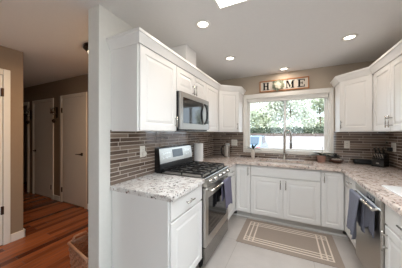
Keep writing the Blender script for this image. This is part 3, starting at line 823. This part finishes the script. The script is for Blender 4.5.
# ------------------------------------------------------------------ knives and the black box in the right corner
ka = math.radians(-38)                               # the block's front (-y local) turns towards the room
kx_, ky_ = 2.535, -.205
kb = thing('knife_block', 'black slanted knife block in the right corner of the counter', 'knife block', (kx_, ky_, CT1), ka)
part('block', MB().prism([(-.075, .0005), (.075, .0005), (.085, .16), (.05, .185), (-.075, .095)], 'x', -.065, .065), BLACK, kb, world=False)
part('emblem', MB().lathe((0, -.0755, .05), [(.018, 0), (.018, .0015), (.004, .002)], 20, M=Matrix.Rotation(PI/2, 3, 'X') @ Matrix.Diagonal((1, .55, 1))), CHROME, kb, 'oval silver emblem', world=False)
KM = kb.matrix_basis
def knife(lx, s, L, r, label, group, hm=None, rm=None):
    """s: position along the block's slanted top from the front (0) to the back (1)"""
    A = Vector((-.075, .095)); B = Vector((.05, .185)); d = (B-A); n = Vector((-d.y, d.x)).normalized()
    p = A+d*s
    dirv = Vector((0, n.x, n.y)); p0 = Vector((lx, p.x, p.y))
    base = KM @ p0
    k_ = thing('kitchen_knife', label, 'knife', base, ka, group)
    q = MB(); e0 = dirv*.001; e1 = dirv*.018
    q.tube([e0, e1], r*.9, 8); part('bolster', q, CHROME, k_, 'steel bolster', world=False)
    q = MB().tube([dirv*.0185, dirv*.03, dirv*(L*.6), dirv*(L-.006), dirv*L], [r*.85, r, r*1.05, r*1.15, r*.8], 8)
    h = part('handle', q, hm or BLACK, k_, world=False)
    q = MB()
    for t in (.4, .7): q.tube([dirv*(L*t)+Vector((-r*1.3, 0, 0)), dirv*(L*t)+Vector((r*1.3, 0, 0))], .0028, 6)
    q.tube([dirv*(L+.0003), dirv*(L+.004)], r*.75, 8)
    part('rivet', q, rm or CHROME, h, 'rivets and end cap', world=False)
    return k_
for i in range(5):
    knife(-.05+i*.025, .2, .085, .0075, 'short steel-handled knife in the front row of the block', 'steak knives in the front row of the block', CHROME, BLACK)
for i, L in enumerate((.12, .125, .13)):
    knife(-.042+i*.042, .72, L, .0105, ('left', 'middle', 'right')[i]+' of the three large black-handled knives in the back row of the block', 'large knives in the back row of the block')
b = MB()
sp = Vector((2.385, -.085, CT1)); sr = .038
b.tube([sp+Vector((-.105, .0, sr+.0005)), sp+Vector((-.098, 0, sr+.0005)), sp+Vector((.098, 0, sr+.0005)), sp+Vector((.105, 0, sr+.0005))], [sr*.8, sr, sr, sr*.8], 24)
spk = thing('portable_speaker', 'low black cylindrical speaker lying left of the knife block', 'speaker', sp)
part('speaker_body', b, mat('charcoal mesh fabric', rgb(44, 46, 47), .8, var=.25, scale=120, bump=.4), spk)
b = MB()
for sx in (-1, 1): b.cyl(sp+Vector((sx*.1055, 0, sr)), sp+Vector((sx*.112, 0, sr)), sr*.7, 20)
part('end_cap', b, BLACK, spk)

# white board on the right counter
o = part('cutting_board', MB().box(2.13, 2.50, -1.72, -1.43, CT1+.0005, CT1+.012, .004, seg=2), BOARD)
recentre(tag(o, 'flat white board lying on the right granite counter', 'cutting board'), (2.3, -1.57, CT1))

# ------------------------------------------------------------------ HOME sign
sgx0, sgx1, sgz0, sgz1 = .918, 1.71, 2.118, 2.318
sg = thing('wall_sign', 'white HOME letter sign in a wooden frame above the window', 'sign', ((sgx0+sgx1)/2, -.012, sgz0))
b = MB(); f = .018
b.box(sgx0, sgx1, -.03, -.001, sgz0, sgz0+f, .002); b.box(sgx0, sgx1, -.03, -.001, sgz1-f, sgz1, .002); b.box(sgx0, sgx0+f, -.03, -.001, sgz0+f, sgz1-f, .002); b.box(sgx1-f, sgx1, -.03, -.001, sgz0+f, sgz1-f, .002)
part('frame', b, FRAMEW, sg, 'orange brown wooden frame')
part('board', MB().box(sgx0+f, sgx1-f, -.016, -.002, sgz0+f, sgz1-f), SIGNW, sg)
def letter(ch, x, z, w, h):
    b = MB(); y0, y1 = -.0225, -.0165
    def R(a, c, d, e): b.box(x+a*w, x+c*w, y0, y1, z+d*h, z+e*h)
    def Q(pts): b.prism([(x+p[0]*w, z+p[1]*h) for p in pts], 'y', y0, y1)
    if ch == 'H':
        for s in (.12, .66):
            R(s, s+.22, .07, .93); R(s-.11, s+.33, 0, .07); R(s-.11, s+.33, .93, 1)
        R(.34, .66, .46, .56)
    if ch == 'M':
        R(.10, .2, .07, .93); R(.74, .92, .07, .93)
        R(0, .30, 0, .07); R(.64, 1.02, 0, .07); R(0, .2, .93, 1); R(.80, 1.02, .93, 1)
        Q([(.12, 1), (.33, 1), (.56, .22), (.47, .05)]); Q([(.47, .05), (.56, .22), (.74, .93), (.82, 1), (.92, .99), (.74, .6)])
    if ch == 'E':
        R(.12, .36, .07, .93); R(0, .95, 0, .08); R(0, .95, .92, 1); R(.36, .66, .46, .55)
        R(.60, .68, .34, .67); R(.86, .95, .08, .30); R(.86, .95, .70, .92)
    part('letter', b, INK, sg, 'black serif letter '+ch)
lz, lh = sgz0+.036, .128
letter('H', sgx0+.055, lz, .115, lh)
letter('M', sgx0+.435, lz, .135, lh)
letter('E', sgx0+.618, lz, .115, lh)
random.seed(11)
b = MB(); wc = Vector((sgx0+.315, -.035, sgz0+.10))
for k in range(120):
    a = random.uniform(0, 2*PI); rr = random.uniform(.045, .075)
    p = wc+Vector((rr*math.cos(a), random.uniform(-.008, .008), rr*math.sin(a)))
    a2 = a+random.uniform(.3, 1.6)
    b.leaf(p, (math.cos(a2), random.uniform(-.5, .2), math.sin(a2)), (0, -1, 0), random.uniform(.03, .05), .018, bend=.2)
wr = part('wreath', b, WREATH, sg, 'pale sage wreath in place of the letter O')
b = MB()
for cxx, czz, s in ((-.018, -.02, 1), (.03, .0, .9), (.0, .035, .8), (-.045, .02, .7), (.02, -.045, .8)):
    for k in range(7):
        a = k*2*PI/7
        b.leaf(wc+Vector((cxx, -.012, czz)), (math.cos(a), -.45, math.sin(a)), (0, -1, 0), .034*s, .024*s, bend=.3)
part('flower', b, PETAL, wr, 'ivory flowers')

# ------------------------------------------------------------------ lights
def area(name, loc, size, watts, colr, root, spread=PI, shape='DISK', size_y=None):
    d = bpy.data.lights.new(name, 'AREA'); d.shape = shape; d.size = size; d.energy = watts; d.color = colr; d.spread = spread
    if size_y: d.size_y = size_y
    o = bpy.data.objects.new(name, d); col.objects.link(o); o.parent = root; o.location = loc
    return o
def can(label, x, y):
    r = thing('recessed_light', label, 'ceiling light', (x, y, H))
    part('trim_ring', MB().lathe((0, 0, 0), [(.050, -.0005), (.074, -.0005), (.074, -.006), (.052, -.010), (.050, -.0005)], 32), TRIM, r, world=False)
    part('lens', MB().lathe((0, 0, 0), [(.049, -.0008), (.049, -.004), (.01, -.0045)], 28), LENS, r, world=False)
    area('bulb', (0, 0, -.012), .09, CAN_W, WARM, r)
    return r
can('recessed ceiling light nearest the tall left cabinet', .652, -1.917)
can('recessed ceiling light above the range corner side', .652, -1.014)
can('recessed ceiling light just above the HOME sign', 1.333, -.208)
can('recessed ceiling light on the right side before the right cabinets', 2.014, -.99)
cl = thing('ceiling_panel_light', 'bright white rectangular ceiling panel at the top of the photo', 'ceiling light', (1.47, -2.37, H))
x0, x1, y0, y1 = -.60, .60, -.31, .31
b = MB(); b.box(x0, x1, y0, y0+.02, -.018, -.0005, .002); b.box(x0, x1, y1-.02, y1, -.018, -.0005, .002); b.box(x0, x0+.02, y0+.02, y1-.02, -.018, -.0005, .002); b.box(x1-.02, x1, y0+.02, y1-.02, -.018, -.0005, .002)
part('panel_frame', b, TRIM, cl, world=False)
part('diffuser', MB().box(x0+.02, x1-.02, y0+.02, y1-.02, -.014, -.002), PANELM, cl, world=False)
area('lamp', (0, 0, -.022), 1.14, PANEL_W, (.87, .945, 1), cl, spread=2.1, shape='RECTANGLE', size_y=.56)
hl = thing('hall_ceiling_light', 'dark bronze flush ceiling light with glowing glass in the hallway', 'ceiling light', (-.755, -2.04, H))
part('base_pan', MB().lathe((0, 0, 0), [(.05, -.0005), (.145, -.0005), (.15, -.03), (.12, -.055), (.08, -.06)], 32), BRONZE, hl, world=False)
part('glass_bowl', MB().lathe((0, 0, 0), [(.085, -.061), (.10, -.068), (.095, -.09), (.06, -.11), (.01, -.118)], 32), HALLG, hl, 'glowing frosted glass bowl', world=False)
area('hall_bulb', (0, 0, -.122), .17, HALL_W, (1, .66, .36), hl)

# hall sconces
def sconce(label, x):
    r = thing('wall_sconce', label, 'sconce', (x, HY, 1.6))
    b = MB(); b.box(-.03, .03, -.012, -.0005, .08, .30, .004); b.tube([(0, -.012, .16), (0, -.06, .13), (0, -.085, .17)], .007, 8); b.tube([(0, -.012, .26), (0, -.05, .31), (0, -.03, .35)], .006, 8)
    b.lathe((0, -.085, .17), [(.02, 0), (.045, .012), (.045, .018), (.01, .018)], 18)
    part('bracket', b, BRONZE, r, 'dark iron bracket', world=False)
    part('glass_cup', MB().lathe((0, -.085, .1885), [(.03, 0), (.04, .03), (.042, .09), (.038, .09), (.036, .03), (.01, .004)], 18), JAR, r, 'clear glass cup', world=False)
    b = MB().lathe((0, -.06, 0), [(.01, .06), (.035, .03), (.03, 0), (.008, -.03)], 16); b.tube([(0, -.06, .06), (0, -.06, .13)], .004, 6)
    part('drop', b, BRONZE, r, world=False)
sconce('dark iron wall sconce between the two closed hallway doors', -2.85)
sconce('dark iron wall sconce between open doorway and farther hallway door', -3.92)

# ------------------------------------------------------------------ basket
ba = math.radians(-10)
bk = thing('basket', 'brown woven wood basket on the hallway floor beside the partition', 'basket', (-.325, -2.415, 0), ba)
L_, D_, BH = .20, .105, .30
b = MB()
nrow = 9
for k in range(nrow):
    z0 = .006+k*(BH-.02)/nrow; z1 = z0+(BH-.02)/nrow*.86; f = .86+.14*k/nrow
    ll, dd = L_*f, D_*f
    nx, ny = 10, 7
    for i in range(nx):
        xa = -ll+2*ll*i/nx; xb = -ll+2*ll*(i+1)/nx; o_ = .006 if (i+k) % 2 else 0
        b.box(xa, xb, -dd-o_, -dd-o_+.006, z0, z1, .0015); b.box(xa, xb, dd+o_-.006, dd+o_, z0, z1, .0015)
    for i in range(ny):
        ya = -dd+2*dd*i/ny; yb_ = -dd+2*dd*(i+1)/ny; o_ = .006 if (i+k) % 2 else 0
        b.box(-ll-o_, -ll-o_+.006, ya, yb_, z0, z1, .0015); b.box(ll+o_-.006, ll+o_, ya, yb_, z0, z1, .0015)
b.box(-L_*.86, L_*.86, -D_*.86, D_*.86, .001, .008)
part('woven_side', b, WICK, bk, world=False)
b = MB(); q = .012
rm = []
for x, y in ((-L_, -D_), (L_, -D_), (L_, D_), (-L_, D_)): rm.append((x, y, BH-.008))
b.tube([(-L_, -D_, BH-.006), (L_, -D_, BH-.006)], q, 8); b.tube([(-L_, D_, BH-.006), (L_, D_, BH-.006)], q, 8)
b.tube([(-L_, -D_, BH-.006), (-L_, D_, BH-.006)], q, 8); b.tube([(L_, -D_, BH-.006), (L_, D_, BH-.006)], q, 8)
part('rim', b, mat('pale rim wood', rgb(176, 134, 108), .65, var=.15, scale=20), bk, 'paler wooden rim', world=False)
for sx in (-1, 1):
    part('handle', MB().tube([(sx*L_, -.07, BH), (sx*(L_+.004), -.05, BH+.035), (sx*(L_+.004), .05, BH+.035), (sx*L_, .07, BH)], .012, 8), WICK, bk, world=False)

# ------------------------------------------------------------------ outdoors
struct('ground_bounce_slab', MB().box(W+.125, 30, -30, .39, -.42, -.06), CONC, label='unseen pale slab added outside the side opening to bounce daylight inside')  # added out of view, throws sunlight up onto the ceiling
struct('ground', MB().prism([(.4, -.5), (.4, -.25), (12.0, -.25), (20.5, .95), (60, 1.4), (60, .9), (12, -.6)], 'x', -30, 30), DRIVE, label='pale concrete driveway outside the window')
def tree(label, x, y, zg, h, r, cz, m, n, seed):
    random.seed(seed)
    t = thing('tree', label, 'tree', (x, y, zg))
    part('trunk', MB().tube([(x, y, zg-.1), (x+.05, y, h*.35), (x-.08, y+.1, h*.7)], [.16, .12, .05], 10), BARK, t)
    b = MB(); blobs = [(Vector((random.uniform(-1, 1)*r*.8, random.uniform(-1, 1)*r*.4, cz+random.uniform(-.9, .9)*r)), random.uniform(.32, .5)*r) for _ in range(18)]
    for k in range(n):
        c, br = random.choice(blobs)
        v = Vector((random.gauss(0, 1), random.gauss(0, 1), random.gauss(0, 1))).normalized()
        p = Vector((x, y, 0))+c+v*br*random.uniform(.5, 1.0)
        if p.z < zg+.1: continue
        d = (v+Vector((random.uniform(-.6, .6), random.uniform(-.6, .6), random.uniform(-.8, .3)))).normalized()
        q = random.uniform(.22, .42)
        sd = d.orthogonal().normalized()*q*.36
        b.bm.faces.new([b.bm.verts.new(p), b.bm.verts.new(p+d*q*.5+sd), b.bm.verts.new(p+d*q), b.bm.verts.new(p+d*q*.5-sd)])
    o = part('foliage', b, m, t, 'dense leafy crown'); o['kind'] = 'stuff'
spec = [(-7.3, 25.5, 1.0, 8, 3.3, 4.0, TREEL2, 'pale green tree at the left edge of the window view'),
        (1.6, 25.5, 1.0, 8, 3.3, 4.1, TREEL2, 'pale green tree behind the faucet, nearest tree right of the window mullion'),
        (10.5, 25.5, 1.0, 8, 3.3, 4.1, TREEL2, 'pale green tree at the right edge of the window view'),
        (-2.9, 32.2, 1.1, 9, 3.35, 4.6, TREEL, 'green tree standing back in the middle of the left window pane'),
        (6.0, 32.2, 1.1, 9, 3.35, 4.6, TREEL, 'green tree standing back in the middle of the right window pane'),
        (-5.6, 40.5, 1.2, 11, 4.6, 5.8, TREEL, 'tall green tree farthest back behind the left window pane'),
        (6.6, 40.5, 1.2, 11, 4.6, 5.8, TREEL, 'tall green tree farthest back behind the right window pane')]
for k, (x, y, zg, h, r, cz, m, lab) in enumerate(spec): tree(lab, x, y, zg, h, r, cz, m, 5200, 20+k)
def hedge(label, x0, x1, y, zg, h, seed):
    random.seed(seed); b = MB()
    for k in range(3500):
        p = Vector((random.uniform(x0, x1), y+random.uniform(-.5, .5), zg+.05+(h-zg)*random.random()**.7))
        d = Vector((random.uniform(-1, 1), random.uniform(-1, .2), random.uniform(-.4, 1))).normalized(); q = random.uniform(.18, .34); sd = d.orthogonal().normalized()*q*.35
        b.bm.faces.new([b.bm.verts.new(p), b.bm.verts.new(p+d*q*.5+sd), b.bm.verts.new(p+d*q), b.bm.verts.new(p+d*q*.5-sd)])
    o = part('hedge', b, HEDGE); o['kind'] = 'stuff'
    recentre(tag(o, label, 'hedge'), ((x0+x1)/2, y, zg))
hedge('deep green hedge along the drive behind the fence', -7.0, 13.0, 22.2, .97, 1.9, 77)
fn = thing('fence', 'low weathered board fence before the trees outside', 'fence', (3.5, 20.8, .95))
for z in (.99, 1.15): part('rail', MB().box(-7.0, 13.0, 20.78, 20.82, z, z+.13, .004), FENCEM, fn)
for k in range(10):
    x = -6.9+k*2.2
    part('post', MB().box(x-.06, x+.06, 20.825, 20.94, .90, 1.34, .006), FENCEM, fn)
# parked car, seen from behind
CX, CY, CZ = -.86, 6.9, -.25
cr = thing('car', 'pale blue parked car at the left of the window view', 'car', (CX, CY, CZ))
b = MB().prism([(0, .28), (0, .85), (.12, .95), (.55, 1.42), (1.9, 1.45), (2.6, .98), (3.9, .85), (4.1, .6), (4.1, .28)], 'x', -.86, .86)
b.xf(Matrix.Translation((CX, CY, CZ)))
part('car_body', b, CARP, cr)
b = MB().prism([(.14, .985), (.53, 1.38), (.52, 1.39), (.12, .995)], 'x', -.72, .72); b.xf(Matrix.Translation((CX, CY-.012, CZ+.004)))
part('rear_window', b, CARG, cr, 'dark rear window')
for sx in (-1, 1):
    b = MB().prism([(.65, .98), (.75, 1.36), (1.85, 1.38), (2.4, .98)], 'x', sx*.862, sx*.868); b.xf(Matrix.Translation((CX, CY, CZ)))
    part('side_window', b, CARG, cr, 'dark side window')
    part('tail_light', MB().box(CX+sx*.72-.11, CX+sx*.72+.11, CY-.02, CY-.001, CZ+.66, CZ+.83, .01), TAIL, cr, 'red tail light')
    for yy in (.75, 3.3):
        part('wheel', MB().lathe((CX+sx*.70, CY+yy, CZ+.32), [(.15, -.10), (.32, -.10), (.32, .10), (.15, .10)], 24, M=Matrix.Rotation(PI/2, 3, 'Y')), TYRE, cr)
